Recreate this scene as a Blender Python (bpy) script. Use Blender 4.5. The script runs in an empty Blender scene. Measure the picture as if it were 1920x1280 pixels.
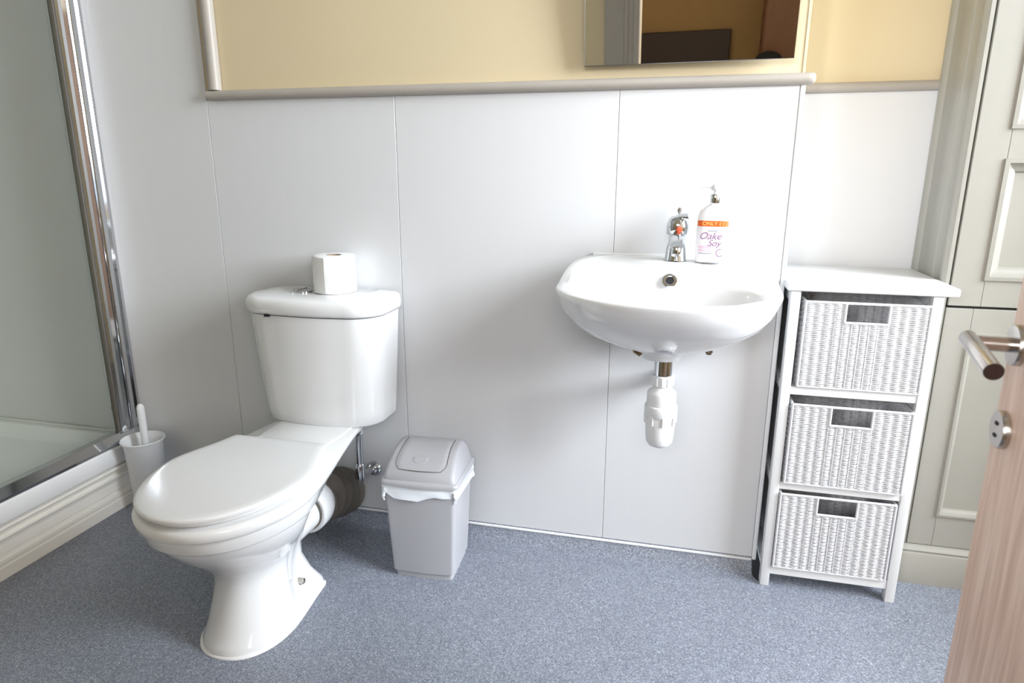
import bpy, bmesh, math, random
from mathutils import Vector, Matrix
random.seed(7)
PI = math.pi
S = bpy.context.scene
COL = S.collection

# ------------------------------------------------------------------ camera
cam_d = bpy.data.cameras.new('camera'); cam = bpy.data.objects.new('camera', cam_d); COL.objects.link(cam)
RX = (0.97076199, 0.24004194, 0.00101450)      # image right
RD = (0.06134674, -0.24400412, -0.96783189)    # image down
RF = (-0.23207270, 0.93959665, -0.25159571)    # view direction
cam.matrix_world = Matrix(((RX[0], -RD[0], -RF[0], 0.0), (RX[1], -RD[1], -RF[1], -1.766), (RX[2], -RD[2], -RF[2], 1.1), (0, 0, 0, 1)))
cam_d.sensor_width = 36; cam_d.lens = 36 * 1240 / 1920; cam_d.clip_start = 0.02
cam_d.dof.use_dof = True; cam_d.dof.focus_distance = 1.75; cam_d.dof.aperture_fstop = 5.6
S.camera = cam

# ------------------------------------------------------------------ world, daylight, added fills, exposure
w = bpy.data.worlds.new('world'); S.world = w; w.use_nodes = True
bg = w.node_tree.nodes['Background']; bg.inputs[0].default_value = (0.75, 0.86, 1, 1); bg.inputs[1].default_value = 1.0
def area(name, loc, size, sizey, energy, col, direction):
    l = bpy.data.lights.new(name, 'AREA'); l.shape = 'RECTANGLE'; l.size = size; l.size_y = sizey
    l.energy = energy; l.color = col
    o = bpy.data.objects.new(name, l); COL.objects.link(o); o.location = loc
    o.rotation_euler = Vector(direction).to_track_quat('-Z', 'Z').to_euler()
    return o
wl = area('window_daylight', (2.25, -0.90, 1.85), 1.40, 1.80, 39, (0.90, 0.94, 1.0), (-1, 0.12, -0.32)); wl.data.spread = math.radians(100)
for nm, loc, sx_, sy_, en, cl, dr_, sp_ in (  # unseen fill panels added behind the doorway; no bedroom windows are built
        ('bedroom_fill_wide', (0.50, -3.9, 2.08), 2.7, 0.85, 12.5, (0.97, 0.98, 1.0), (-0.13, 0.95, -0.25), 95),
        ('bedroom_fill_right', (2.27, -3.10, 1.35), 1.3, 1.4, 7.5, (1.0, 0.91, 0.81), (-1.0, 0.68, -0.12), 70),
        ('bedroom_fill_left', (-1.12, -4.36, 1.62), 0.7, 1.35, 9, (0.98, 0.98, 1.0), (0.33, 1.0, -0.12), 60)):
    bl = area(nm, loc, sx_, sy_, en, cl, dr_); bl.data.spread = math.radians(sp_)
S.view_settings.view_transform = 'Standard'; S.view_settings.look = 'None'
S.view_settings.exposure = 1.36; S.view_settings.gamma = 1; S.view_settings.use_curve_mapping = False

# ------------------------------------------------------------------ materials
def srgb(r, g, b):
    f = lambda c: (c / 255 / 12.92) if c / 255 <= 0.04045 else ((c / 255 + 0.055) / 1.055) ** 2.4
    return (f(r), f(g), f(b), 1)
M = {}
def mat(name, col, rough=0.5, metal=0.0, spec=0.5, coat=0.0, var=0.04, nscale=6.0, stretch=(1, 1, 1), bump=0.0, bscale=200.0, trans=0.0, ior=1.5):
    m = bpy.data.materials.new(name); m.use_nodes = True; nt = m.node_tree; N = nt.nodes; L = nt.links
    b = N['Principled BSDF']
    b.inputs['Roughness'].default_value = rough; b.inputs['Metallic'].default_value = metal
    b.inputs['Specular IOR Level'].default_value = spec; b.inputs['Coat Weight'].default_value = coat
    b.inputs['Transmission Weight'].default_value = trans; b.inputs['IOR'].default_value = ior
    tc = N.new('ShaderNodeTexCoord'); mp = N.new('ShaderNodeMapping'); mp.inputs['Scale'].default_value = stretch
    L.new(tc.outputs['Object'], mp.inputs['Vector'])
    nz = N.new('ShaderNodeTexNoise'); nz.inputs['Scale'].default_value = nscale; nz.inputs['Detail'].default_value = 4
    L.new(mp.outputs[0], nz.inputs['Vector'])
    mx = N.new('ShaderNodeMix'); mx.data_type = 'RGBA'
    mx.inputs['A'].default_value = tuple(c * (1 - var) for c in col[:3]) + (1,)
    mx.inputs['B'].default_value = tuple(min(1, c * (1 + var)) for c in col[:3]) + (1,)
    L.new(nz.outputs['Fac'], mx.inputs['Factor']); L.new(mx.outputs['Result'], b.inputs['Base Color'])
    if bump > 0:
        n2 = N.new('ShaderNodeTexNoise'); n2.inputs['Scale'].default_value = bscale; L.new(mp.outputs[0], n2.inputs['Vector'])
        bp = N.new('ShaderNodeBump'); bp.inputs['Strength'].default_value = bump; bp.inputs['Distance'].default_value = 0.002
        L.new(n2.outputs['Fac'], bp.inputs['Height']); L.new(bp.outputs[0], b.inputs['Normal'])
    M[name] = m; return m
mat('panel_white', (0.69, 0.695, 0.705, 1), 0.32, var=0.015, stretch=(1, 1, .15), nscale=30, bump=0.04, bscale=160)
mat('yellow_paint', srgb(214, 198, 163), 0.7, var=0.03, nscale=4, bump=0.12, bscale=90)
mat('bedroom_paint', srgb(172, 140, 98), 0.8, var=0.04, nscale=3)
mat('trim_paint', srgb(168, 161, 152), 0.45, var=0.05, nscale=12, bump=0.08, bscale=60)
mat('plinth_paint', srgb(238, 236, 230), 0.4, var=0.03, nscale=9, bump=0.06, bscale=45)
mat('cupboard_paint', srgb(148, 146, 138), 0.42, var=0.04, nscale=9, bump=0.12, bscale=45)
mat('edge_white', (0.86, 0.86, 0.86, 1), 0.3, var=0.01)
mat('ceiling_paint', (0.66, 0.655, 0.64, 1), 0.8, var=0.02)
mat('ceramic', (0.77, 0.775, 0.775, 1), 0.09, spec=0.5, coat=0.3, var=0.006, nscale=3)
mat('seat_plastic', (0.74, 0.745, 0.75, 1), 0.14, var=0.006)
mat('white_plastic', (0.77, 0.775, 0.785, 1), 0.28, var=0.01)
mat('bin_plastic', srgb(172, 172, 176), 0.36, var=0.02, nscale=20, bump=0.03, bscale=500)
mat('liner', (0.82, 0.86, 0.90, 1), 0.3, var=0.05, nscale=40, bump=0.25, bscale=70)
mat('chrome', (0.60, 0.61, 0.63, 1), 0.07, metal=1.0, var=0.02)
mat('steel', srgb(190, 184, 178), 0.24, metal=1.0, var=0.03, nscale=30, stretch=(1, 1, .1))
mat('dark_rubber', srgb(100, 95, 88), 0.55, var=0.08, nscale=20)
mat('black_void', (0.012, 0.012, 0.014, 1), 0.8, var=0.1)
mat('paper', (0.86, 0.86, 0.85, 1), 0.9, var=0.03, nscale=60, bump=0.4, bscale=260)
mat('card', srgb(170, 150, 128), 0.9, var=0.05)
mat('white_wood', (0.69, 0.695, 0.70, 1), 0.45, var=0.03, nscale=12, stretch=(4, 4, .6), bump=0.06, bscale=60)
mat('wicker', (0.60, 0.60, 0.62, 1), 0.7, var=0.10, nscale=120, bump=0.3, bscale=400)
mat('red_enamel', srgb(214, 92, 58), 0.3, var=0.03)
mat('brass', srgb(140, 118, 92), 0.3, metal=1.0, var=0.08, nscale=60)
mat('dark_wood', srgb(46, 27, 24), 0.5, var=0.15, nscale=8, stretch=(1, 6, 8))
mat('brown_wood', srgb(124, 84, 58), 0.5, var=0.15, nscale=8, stretch=(6, 6, 1))
mat('bedding', srgb(200, 190, 176), 0.9, var=0.05)
mat('carpet', srgb(150, 130, 108), 0.95, var=0.1, nscale=90)
mat('soap_liquid', (0.90, 0.89, 0.90, 1), 0.12, coat=0.5, var=0.01)
mat('label_white', (0.88, 0.86, 0.88, 1), 0.4, var=0.01)
mat('orange_print', srgb(232, 104, 36), 0.5, var=0.03)
mat('yellow_print', srgb(255, 214, 120), 0.5, var=0.02)
mat('purple_print', srgb(150, 104, 150), 0.5, var=0.03)
mat('pink_print', srgb(226, 196, 212), 0.5, var=0.03)
mat('grey_print', srgb(170, 170, 178), 0.5, var=0.03)
mat('mortar_silicone', (0.7, 0.7, 0.68, 1), 0.5, var=0.05)

def vinyl():
    m = bpy.data.materials.new('speckled_vinyl'); m.use_nodes = True; N = m.node_tree.nodes; L = m.node_tree.links
    b = N['Principled BSDF']; b.inputs['Roughness'].default_value = 0.42
    tc = N.new('ShaderNodeTexCoord')
    v = N.new('ShaderNodeTexVoronoi'); v.inputs['Scale'].default_value = 430; L.new(tc.outputs['Object'], v.inputs['Vector'])
    sep = N.new('ShaderNodeSeparateColor'); L.new(v.outputs['Color'], sep.inputs[0])
    cr = N.new('ShaderNodeValToRGB'); e = cr.color_ramp.elements
    e[0].position = 0.0; e[0].color = srgb(92, 96, 106); e[1].position = 1.0; e[1].color = srgb(172, 177, 187)
    for p, c in ((0.2, srgb(112, 117, 128)), (0.55, srgb(127, 132, 144)), (0.86, srgb(143, 148, 159))):
        x = e.new(p); x.color = c
    L.new(sep.outputs[0], cr.inputs[0])
    nz = N.new('ShaderNodeTexNoise'); nz.inputs['Scale'].default_value = 3; nz.inputs['Detail'].default_value = 6; L.new(tc.outputs['Object'], nz.inputs['Vector'])
    mr = N.new('ShaderNodeMapRange'); mr.inputs['To Min'].default_value = 0.96; mr.inputs['To Max'].default_value = 1.16; L.new(nz.outputs['Fac'], mr.inputs[0])
    mx = N.new('ShaderNodeVectorMath'); mx.operation = 'SCALE'; L.new(cr.outputs[0], mx.inputs[0]); L.new(mr.outputs[0], mx.inputs['Scale'])
    L.new(mx.outputs[0], b.inputs['Base Color'])
    bp = N.new('ShaderNodeBump'); bp.inputs['Strength'].default_value = 0.12; bp.inputs['Distance'].default_value = 0.001
    L.new(sep.outputs[1], bp.inputs['Height']); L.new(bp.outputs[0], b.inputs['Normal'])
    M['vinyl'] = m
vinyl()
def oak():
    m = bpy.data.materials.new('oak_veneer'); m.use_nodes = True; N = m.node_tree.nodes; L = m.node_tree.links
    b = N['Principled BSDF']; b.inputs['Roughness'].default_value = 0.45
    tc = N.new('ShaderNodeTexCoord'); mp = N.new('ShaderNodeMapping'); mp.inputs['Scale'].default_value = (9, 9, 0.7)
    L.new(tc.outputs['Object'], mp.inputs['Vector'])
    nz = N.new('ShaderNodeTexNoise'); nz.inputs['Scale'].default_value = 7; nz.inputs['Detail'].default_value = 8; nz.inputs['Distortion'].default_value = 0.6
    L.new(mp.outputs[0], nz.inputs['Vector'])
    cr = N.new('ShaderNodeValToRGB'); e = cr.color_ramp.elements
    e[0].position = 0.3; e[0].color = srgb(202, 166, 142); e[1].position = 0.7; e[1].color = srgb(234, 206, 188)
    L.new(nz.outputs['Fac'], cr.inputs[0]); L.new(cr.outputs[0], b.inputs['Base Color'])
    M['oak'] = m
oak()
def thin_glass(name, tint, gloss):
    m = bpy.data.materials.new(name); m.use_nodes = True; N = m.node_tree.nodes; L = m.node_tree.links
    N.remove(N['Principled BSDF'])
    t = N.new('ShaderNodeBsdfTransparent'); t.inputs[0].default_value = tint
    g = N.new('ShaderNodeBsdfGlossy'); g.inputs['Roughness'].default_value = 0.02
    lw = N.new('ShaderNodeLayerWeight'); lw.inputs['Blend'].default_value = gloss
    mx = N.new('ShaderNodeMixShader'); L.new(lw.outputs['Fresnel'], mx.inputs[0]); L.new(t.outputs[0], mx.inputs[1]); L.new(g.outputs[0], mx.inputs[2])
    L.new(mx.outputs[0], N['Material Output'].inputs['Surface'])
    M[name] = m
thin_glass('shower_glass', (0.91, 0.92, 0.885, 1), 0.12)
thin_glass('window_glass', (0.97, 0.98, 0.98, 1), 0.15)
def mirror_mat():
    m = bpy.data.materials.new('mirror_silver'); m.use_nodes = True; b = m.node_tree.nodes['Principled BSDF']
    b.inputs['Base Color'].default_value = (0.86, 0.88, 0.87, 1); b.inputs['Metallic'].default_value = 1; b.inputs['Roughness'].default_value = 0.01
    M['mirror'] = m
mirror_mat()

# ------------------------------------------------------------------ mesh helpers
class B:
    def __init__(s): s.v = []; s.f = []
    def add(s, v, f):
        o = len(s.v); s.v += [tuple(p) for p in v]; s.f += [tuple(i + o for i in q) for q in f]; return s
    def box(s, x0, x1, y0, y1, z0, z1):
        v = [(x, y, z) for z in (z0, z1) for y in (y0, y1) for x in (x0, x1)]
        return s.add(v, [(0, 2, 3, 1), (4, 5, 7, 6), (0, 1, 5, 4), (2, 6, 7, 3), (0, 4, 6, 2), (1, 3, 7, 5)])
    def rings(s, rs, close=True, cap0=True, cap1=True):
        n = len(rs[0]); v = [p for r in rs for p in r]; f = []
        for i in range(len(rs) - 1):
            for j in range(n if close else n - 1):
                k = (j + 1) % n
                f.append((i * n + j, i * n + k, (i + 1) * n + k, (i + 1) * n + j))
        if cap0: f.append(tuple(reversed(range(n))))
        if cap1: f.append(tuple(range((len(rs) - 1) * n, len(rs) * n)))
        return s.add(v, f)
    def lathe(s, prof, c=(0, 0, 0), axis='z', n=32, cap0=True, cap1=True):
        rs = []
        for r, h in prof:
            ring = []
            for k in range(n):
                a = 2 * PI * k / n; x, y = r * math.cos(a), r * math.sin(a)
                p = {'z': (x, y, h), 'y': (x, h, -y), 'x': (h, x, y), '-y': (x, -h, y)}[axis]
                ring.append((c[0] + p[0], c[1] + p[1], c[2] + p[2]))
            rs.append(ring)
        return s.rings(rs, True, cap0, cap1)
    def tube(s, pts, r, n=12, caps=True):
        pts = [Vector(p) for p in pts]; rs = []; up = None
        rad = r if isinstance(r, (list, tuple)) else [r] * len(pts)
        for i, p in enumerate(pts):
            t = (pts[min(i + 1, len(pts) - 1)] - pts[max(i - 1, 0)]).normalized()
            if up is None:
                up = Vector((0, 0, 1)) if abs(t.z) < .9 else Vector((1, 0, 0))
            u = (up - t * up.dot(t)).normalized(); q = t.cross(u); up = u
            rs.append([tuple(p + (u * math.cos(2 * PI * k / n) + q * math.sin(2 * PI * k / n)) * rad[i]) for k in range(n)])
        return s.rings(rs, True, caps, caps)
    def extrude(s, prof, a, b, axis='x'):
        def P(p, t): return {'x': (t, p[0], p[1]), 'y': (p[0], t, p[1]), 'z': (p[0], p[1], t)}[axis]
        return s.rings([[P(p, a) for p in prof], [P(p, b) for p in prof]])
    def mesh(s, bevel=0.0, seg=2, smooth=None, sub=0):
        me = bpy.data.meshes.new('m'); me.from_pydata(s.v, [], s.f)
        bm = bmesh.new(); bm.from_mesh(me)
        bmesh.ops.recalc_face_normals(bm, faces=bm.faces[:])
        if bevel > 0:
            ed = [e for e in bm.edges if len(e.link_faces) == 2 and e.calc_face_angle(0) > 0.6]
            bmesh.ops.bevel(bm, geom=ed, offset=bevel, segments=seg, profile=0.5, affect='EDGES', clamp_overlap=True)
        bm.to_mesh(me); bm.free()
        if smooth is not None:
            for p in me.polygons: p.use_smooth = True
            me.set_sharp_from_angle(angle=math.radians(smooth))
        return me
def link(name, me, material, parent=None):
    me.materials.clear(); me.materials.append(M[material])
    o = bpy.data.objects.new(name, me); COL.objects.link(o)
    if parent is not None: o.parent = parent
    return o
def tag(o, label, cat, group=None):
    o['label'] = label; o['category'] = cat
    if group: o['group'] = group
    return o
def thing(name, label, cat, loc=(0, 0, 0), rot=(0, 0, 0), group=None):
    o = bpy.data.objects.new(name, None); COL.objects.link(o); o.location = loc; o.rotation_euler = rot; o.empty_display_size = 0.05
    return tag(o, label, cat, group)
def part(name, b, material, parent, bevel=0.0, seg=2, smooth=None, world=True):
    """mesh child; world=True: b is in world coordinates and the thing is not rotated"""
    me = b.mesh(bevel, seg, smooth)
    if world:
        p = parent; off = Vector((0, 0, 0))
        while p is not None: off += Vector(p.location); p = p.parent
        me.transform(Matrix.Translation(-off))
    return link(name, me, material, parent)
def struct(name, b, material, label, bevel=0.0, seg=2, smooth=None, parent=None):
    o = link(name, b.mesh(bevel, seg, smooth), material, parent)
    if parent is None:
        o['kind'] = 'structure'; o['label'] = label
    return o
def text(name, body, size, material, parent, loc, rot, shear=0.0):
    cu = bpy.data.curves.new(name, 'FONT'); cu.body = body; cu.size = size; cu.shear = shear; cu.align_x = 'CENTER'; cu.align_y = 'CENTER'; cu.extrude = 0.0001
    tmp = bpy.data.objects.new('tmp_text', cu); COL.objects.link(tmp)
    bpy.context.view_layer.update()
    me = bpy.data.meshes.new_from_object(tmp.evaluated_get(bpy.context.evaluated_depsgraph_get()))
    bpy.data.objects.remove(tmp); bpy.data.curves.remove(cu)
    o = link(name, me, material, parent); o.location = loc; o.rotation_euler = rot
    return o

# ------------------------------------------------------------------ the setting
CEIL = 3.05
# floor: vinyl sheet, turned up against the panelled wall in a cove
fb = B()
edge = [(-1.76, -1.72), (2.00, -1.72), (2.00, 0.30), (0.300, 0.30), (0.300, -0.055)]
edge += [(0.300 - 0.0375 * math.sin(a), -0.050 + 0.040 * (1 - math.cos(a)) - 0.005 * math.cos(a)) for a in (0.35, 0.7, 1.05, 1.4)]
edge += [(0.2618, -0.045), (-1.76, -0.045)]
fb.add([(x, y, 0) for x, y in edge], [tuple(range(len(edge)))])
arc = [(-0.045 + 0.045 * math.sin(a), 0.045 - 0.045 * math.cos(a)) for a in [PI / 2 * k / 8 for k in range(9)]]
fb.rings([[(-1.76, y, z) for y, z in arc], [(0.2618, y, z) for y, z in arc]], close=False, cap0=False, cap1=False)
fl = struct('floor', fb, 'vinyl', 'grey speckled vinyl floor coved up the panelled wall', smooth=50)
struct('floor_void', B().box(0.20, 0.34, -0.10, 0.30, -0.09, -0.05), 'black_void', 'dark gap in the vinyl beside the storage tower')
struct('ceiling', B().box(-2.7, 2.12, -1.72, 0.4, CEIL, CEIL + .1), 'ceiling_paint', 'plain white ceiling')

wb = struct('wall_back', B().box(-2.7, 0.262, 0.006, 0.40, 0.036, CEIL), 'yellow_paint', 'cream yellow wall over white cladding panels')
def panel(x0, x1, z0, z1, parent, y0=0.0, y1=0.006):
    return struct('panel', B().box(x0, x1, y0, y1, z0, z1), 'panel_white', '', bevel=0.0008, seg=1, parent=parent)
g = 0.0006
panel(-2.62, -1.352 - g, 0.037, CEIL, wb)
panel(-1.352 + g, -0.765 - g, 0.037, 1.30, wb)
panel(-0.765 + g, -0.160 - g, 0.037, 1.30, wb)
panel(-0.160 + g, 0.2595, 0.037, 1.30, wb)
struct('panel', B().box(0.2605, 0.272, -0.002, 0.30, 0.036, 1.30), 'edge_white', '', bevel=0.003, seg=3, parent=wb, smooth=40)
struct('side_face', B().box(0.2621, 0.268, 0.004, 0.31, 1.30, CEIL), 'yellow_paint', '', parent=wb)
struct('bottom_strip', B().box(-1.75, 0.2595, -0.004, 0.003, 0.034, 0.041), 'edge_white', '', bevel=0.0015, parent=wb, smooth=40)
# half round dado rail
def halfround(h, d, n=8):
    return [(0.004, -h)] + [(-d * math.cos(a) ** 0.6 if math.cos(a) > 0 else 0, h * math.sin(a)) for a in [(-PI / 2 + PI * k / n) for k in range(n + 1)]] + [(0.004, h)]
zc, hh = 1.3055, 0.0135
prof = halfround(hh, 0.024, 10)
rs = []
for x, sc in ((-1.337, 1), (0.272, 1), (0.282, .97), (0.287, .86), (0.290, .6)):
    rs.append([(x, y * sc + 0.0, zc + z * sc) for y, z in prof])
struct('trim_1', B().rings(rs), 'trim_paint', 'long grey beige half round rail above the white cladding', smooth=45)
vp = [(-1.318 + px * 1.35, py * 0.9) for py, px in halfround(0.0135, 0.022, 8)]
struct('trim_2', B().extrude(vp, 1.3195, CEIL, 'z'), 'trim_paint', 'upright beige moulding at the left edge of the cream wall', smooth=45)
# recess
wr = struct('wall_recess', B().box(0.2625, 0.70, 0.306, 0.40, 0.0, CEIL), 'yellow_paint', 'cream wall at the back of the recess behind the storage tower')
panel(0.273, 0.652, 0.0, 1.31, wr, 0.300, 0.306)
struct('trim_3', B().rings([[(x, 0.302 + y * .8, 1.3155 + z) for y, z in prof] for x in (0.273, 0.652)]), 'trim_paint', 'short grey beige rail at the back of the recess', smooth=45)
# moulded return between recess and cupboard
rp = [(0.662, 0.31), (0.652, 0.31), (0.646, 0.297), (0.641, 0.288), (0.640, 0.276), (0.645, 0.266), (0.650, 0.262), (0.6505, 0.215), (0.6480, 0.210),
      (0.6480, 0.150), (0.6515, 0.146), (0.6515, 0.142), (0.6475, 0.138), (0.6475, 0.090), (0.6440, 0.084), (0.6420, 0.074), (0.6440, 0.064), (0.650, 0.058), (0.6585, 0.058), (0.662, 0.07)]
struct('trim_4', B().extrude(rp, 0.0, CEIL, 'z'), 'cupboard_paint', 'moulded upright architrave between recess and built-in cupboard', smooth=35)

# right wall with the daylight window
wy0, wy1, wz0, wz1 = -1.58, -0.12, 0.80, 2.85
rw = B().box(2.00, 2.12, -1.84, wy0, 0, CEIL).box(2.00, 2.12, wy1, 0.4, 0, CEIL).box(2.00, 2.12, wy0, wy1, 0, wz0).box(2.00, 2.12, wy0, wy1, wz1, CEIL)
struct('wall_right', rw, 'yellow_paint', 'cream wall with the daylight window, right of the view')
wf = B()
for y0, y1, z0, z1 in ((wy0, wy0 + .05, wz0, wz1), (wy1 - .05, wy1, wz0, wz1), (wy0 + .05, wy1 - .05, wz0, wz0 + .05), (wy0 + .05, wy1 - .05, wz1 - .05, wz1), (wy0 + .05, wy1 - .05, 1.90, 1.935)):
    wf.box(2.045, 2.085, y0, y1, z0, z1)
win = struct('window_1', wf, 'edge_white', 'white sash window letting in daylight', bevel=0.003)
for z0, z1 in ((wz0 + .05, 1.90), (1.935, wz1 - .05)):
    struct('pane', B().box(2.062, 2.066, wy0 + .05, wy1 - .05, z0, z1), 'window_glass', '', parent=win)
struct('window_sill', B().box(1.96, 2.045, wy0 - .03, wy1 + .03, wz0 - .03, wz0), 'edge_white', '', bevel=0.004, parent=win)

struct('wall_back_right', B().box(1.288, 2.0, 0.062, 0.40, 0, CEIL), 'yellow_paint', 'cream wall right of the built-in cupboard')
# wall behind the camera with the doorway, bedroom beyond it (seen in the mirror)
DX0, DX1 = -0.345, 0.40
fw = B().box(-2.7, DX0, -1.84, -1.72, 0, CEIL).box(DX1, 2.12, -1.84, -1.72, 0, CEIL).box(DX0, DX1, -1.84, -1.72, 2.03, CEIL)
struct('wall_front', fw, 'yellow_paint', 'cream wall around the doorway, seen in the mirror')
ap = [(x + .095, y - .12) for x, y in [(-0.595, -1.6), (-0.595, -1.582), (-0.505, -1.578), (-0.50, -1.570), (-0.485, -1.574), (-0.478, -1.566), (-0.462, -1.570), (-0.455, -1.562), (-0.442, -1.562), (-0.432, -1.566), (-0.432, -1.6)]]
a1 = B().extrude(ap, 0, 2.03, 'z')
a1.extrude([(0.07 - x, y) for x, y in ap], 0, 2.03, 'z').box(-0.50, 0.57, -1.72, -1.69, 2.03, 2.16)
struct('trim_5', a1, 'trim_paint', 'moulded door surround seen in the mirror', smooth=30)
struct('wall_left', B().box(-2.7, -2.6, -1.02, 0.006, 0, CEIL), 'panel_white', 'white wall inside the shower')
struct('wall_left_corner', B().box(-2.7, -1.76, -1.72, -1.02, 0, CEIL), 'panel_white', 'white wall between shower and doorway')
struct('floor_bedroom', B().box(-2.3, 2.3, -4.4, -1.72, -0.02, -0.001), 'carpet', 'beige carpet in the bedroom behind the camera')
bw = B().box(-2.3, 2.3, -4.5, -4.4, 0, CEIL)
struct('wall_bedroom', bw, 'bedroom_paint', 'ochre bedroom wall seen in the mirror')
struct('wall_bedroom_side', B().box(-2.4, -2.3, -4.4, -1.84, 0, CEIL).box(2.3, 2.4, -4.4, -1.84, 0, CEIL), 'bedroom_paint', 'ochre bedroom side walls')
struct('ceiling_bedroom', B().box(-2.4, 2.4, -4.5, -1.72, CEIL, CEIL + .1), 'ceiling_paint', 'bedroom ceiling')

# ------------------------------------------------------------------ built-in cupboard
cup = thing('built_in_cupboard', 'grey white painted built-in cupboard with moulded panels, right of storage tower', 'cupboard', (0.97, 0.06, 0))
def panelled(parent, x0, x1, z0, z1, opens, yf, th=0.03, mk=1.0):
    ox0, ox1 = opens[0][0], opens[0][1]
    for a, b in ((x0, ox0), (ox1, x1)):
        part('stile', B().box(a, b, yf, yf + th, z0, z1), 'cupboard_paint', parent, 0.0015, 1)
    zs = [z0] + [z for o in opens for z in (o[2], o[3])] + [z1]
    for i in range(0, len(zs), 2):
        part('rail', B().box(ox0, ox1, yf + .0004, yf + th, zs[i], zs[i + 1]), 'cupboard_paint', parent, 0.0015, 1)
    for a, b, c, d in opens:
        def ring(m, y, a=a, b=b, c=c, d=d):
            m *= mk
            return [(a + m, y, c + m), (b - m, y, c + m), (b - m, y, d - m), (a + m, y, d - m)]
        pl = part('field', B().box(a, b, yf + .009 + .007 * mk, yf + .026, c, d), 'cupboard_paint', parent)
        part('moulding', B().rings([ring(-.004, yf + .001), ring(-.003, yf - .005), ring(.006, yf - .006), ring(.011, yf + .002), ring(.017, yf + .006), ring(.024, yf + .009), ring(.030, yf + .018)], cap0=False, cap1=False), 'cupboard_paint', parent, smooth=25)
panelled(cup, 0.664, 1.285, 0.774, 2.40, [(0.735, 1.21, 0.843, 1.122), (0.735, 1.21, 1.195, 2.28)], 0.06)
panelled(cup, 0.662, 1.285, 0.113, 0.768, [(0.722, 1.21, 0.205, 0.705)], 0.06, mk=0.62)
sk = [(0.09, 0.0), (0.045, 0.0), (0.045, 0.088), (0.049, 0.094), (0.047, 0.100), (0.052, 0.108), (0.060, 0.112), (0.09, 0.112)]
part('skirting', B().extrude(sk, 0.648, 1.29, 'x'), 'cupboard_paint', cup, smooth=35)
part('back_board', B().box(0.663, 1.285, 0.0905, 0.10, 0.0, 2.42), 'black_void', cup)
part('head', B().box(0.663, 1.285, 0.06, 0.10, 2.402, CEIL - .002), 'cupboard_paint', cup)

# ------------------------------------------------------------------ shower
sx = -1.75
tray = thing('shower_tray', 'white shower tray raised on a moulded plinth, left edge of the view', 'shower tray', (-2.17, -0.5, 0))
tp = [(sx - .03, 0.0), (sx + .002, 0.0), (sx + .002, 0.034), (sx - .001, 0.038), (sx - .009, 0.040), (sx - .009, 0.043), (sx - .002, 0.045), (sx - .002, 0.053), (sx - .005, 0.056), (sx - .012, 0.058), (sx - .012, 0.062), (sx - .008, 0.066), (sx - .008, 0.096), (sx - .004, 0.106), (sx + .003, 0.114), (sx + .003, 0.118), (sx - .008, 0.122), (sx - .005, 0.128), (sx + .001, 0.137), (sx + .006, 0.143), (sx + .004, 0.149), (sx - .012, 0.152), (sx - .03, 0.152)]
part('plinth', B().extrude(tp, -1.019, -0.050, 'y'), 'plinth_paint', tray)
part('tray_front', B().box(sx - .05, sx + .006, -1.019, -0.004, 0.155, 0.216), 'white_plastic', tray, 0.006, 3, 40)
def trr(x0, x1, y0, y1, z, r, n=6):
    out = []
    for cx, cy, a0 in ((x1 - r, y1 - r, 0), (x0 + r, y1 - r, 90), (x0 + r, y0 + r, 180), (x1 - r, y0 + r, 270)):
        for k in range(n + 1):
            a = math.radians(a0 + 90 * k / n); out.append((cx + r * math.cos(a), cy + r * math.sin(a), z))
    return out
tb = B().rings([trr(-2.60, sx - .051, -1.019, -0.001, 0.09, .004), trr(-2.60, sx - .051, -1.019, -0.001, 0.212, .004), trr(-2.57, sx - .075, -0.985, -0.030, 0.214, .03), trr(-2.54, sx - .10, -0.955, -0.06, 0.172, .05), trr(-2.2, sx - .42, -0.60, -0.42, 0.160, .05)])
part('basin', tb, 'white_plastic', tray, smooth=40)
part('silicone_bead', B().tube([(-2.59, -0.006, 0.215), (sx - .06, -0.006, 0.215)], 0.006, 8), 'mortar_silicone', tray, smooth=60)
enc = thing('shower_enclosure', 'chrome framed glass shower screen standing on the white tray', 'shower screen', (sx - .02, -0.5, 0.216))
part('bottom_rail', B().extrude([(sx - .042, .217), (sx + .002, .217), (sx + .004, .226), (sx - .004, .240), (sx - .010, .252), (sx - .036, .252), (sx - .042, .240)], -1.015, -0.006, 'y'), 'chrome', enc, smooth=30)
# wall channel and stile: ribbed chrome uprights
wc = [(sx - .040, -.0005), (sx + .004, -.0005), (sx + .006, -.012), (sx + .002, -.020), (sx + .006, -.028), (sx + .006, -.040), (sx - .002, -.044), (sx - .040, -.044)]
part('wall_channel', B().extrude(wc, .2525, 2.05, 'z'), 'chrome', enc, smooth=30)
st = [(sx - .034, -.0445), (sx - .002, -.0445), (sx + .003, -.052), (sx - .003, -.060), (sx + .003, -.066), (sx + .002, -.076), (sx - .004, -.081), (sx - .034, -.081)]
part('door_stile', B().extrude(st, .2525, 2.05, 'z'), 'chrome', enc, smooth=30)
part('seal_strip', B().box(sx - .026, sx - .008, -.0855, -.0815, .2525, 2.03), 'dark_rubber', enc)
part('glass_pane', B().box(sx - .021, sx - .015, -1.0, -.0857, .253, 2.02), 'shower_glass', enc)
part('top_rail', B().box(sx - .04, sx + .002, -1.015, -.082, 2.021, 2.06), 'chrome', enc, .004)
part('end_stile', B().box(sx - .034, sx + .002, -1.015, -1.001, .2525, 2.02), 'chrome', enc, .002)

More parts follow.
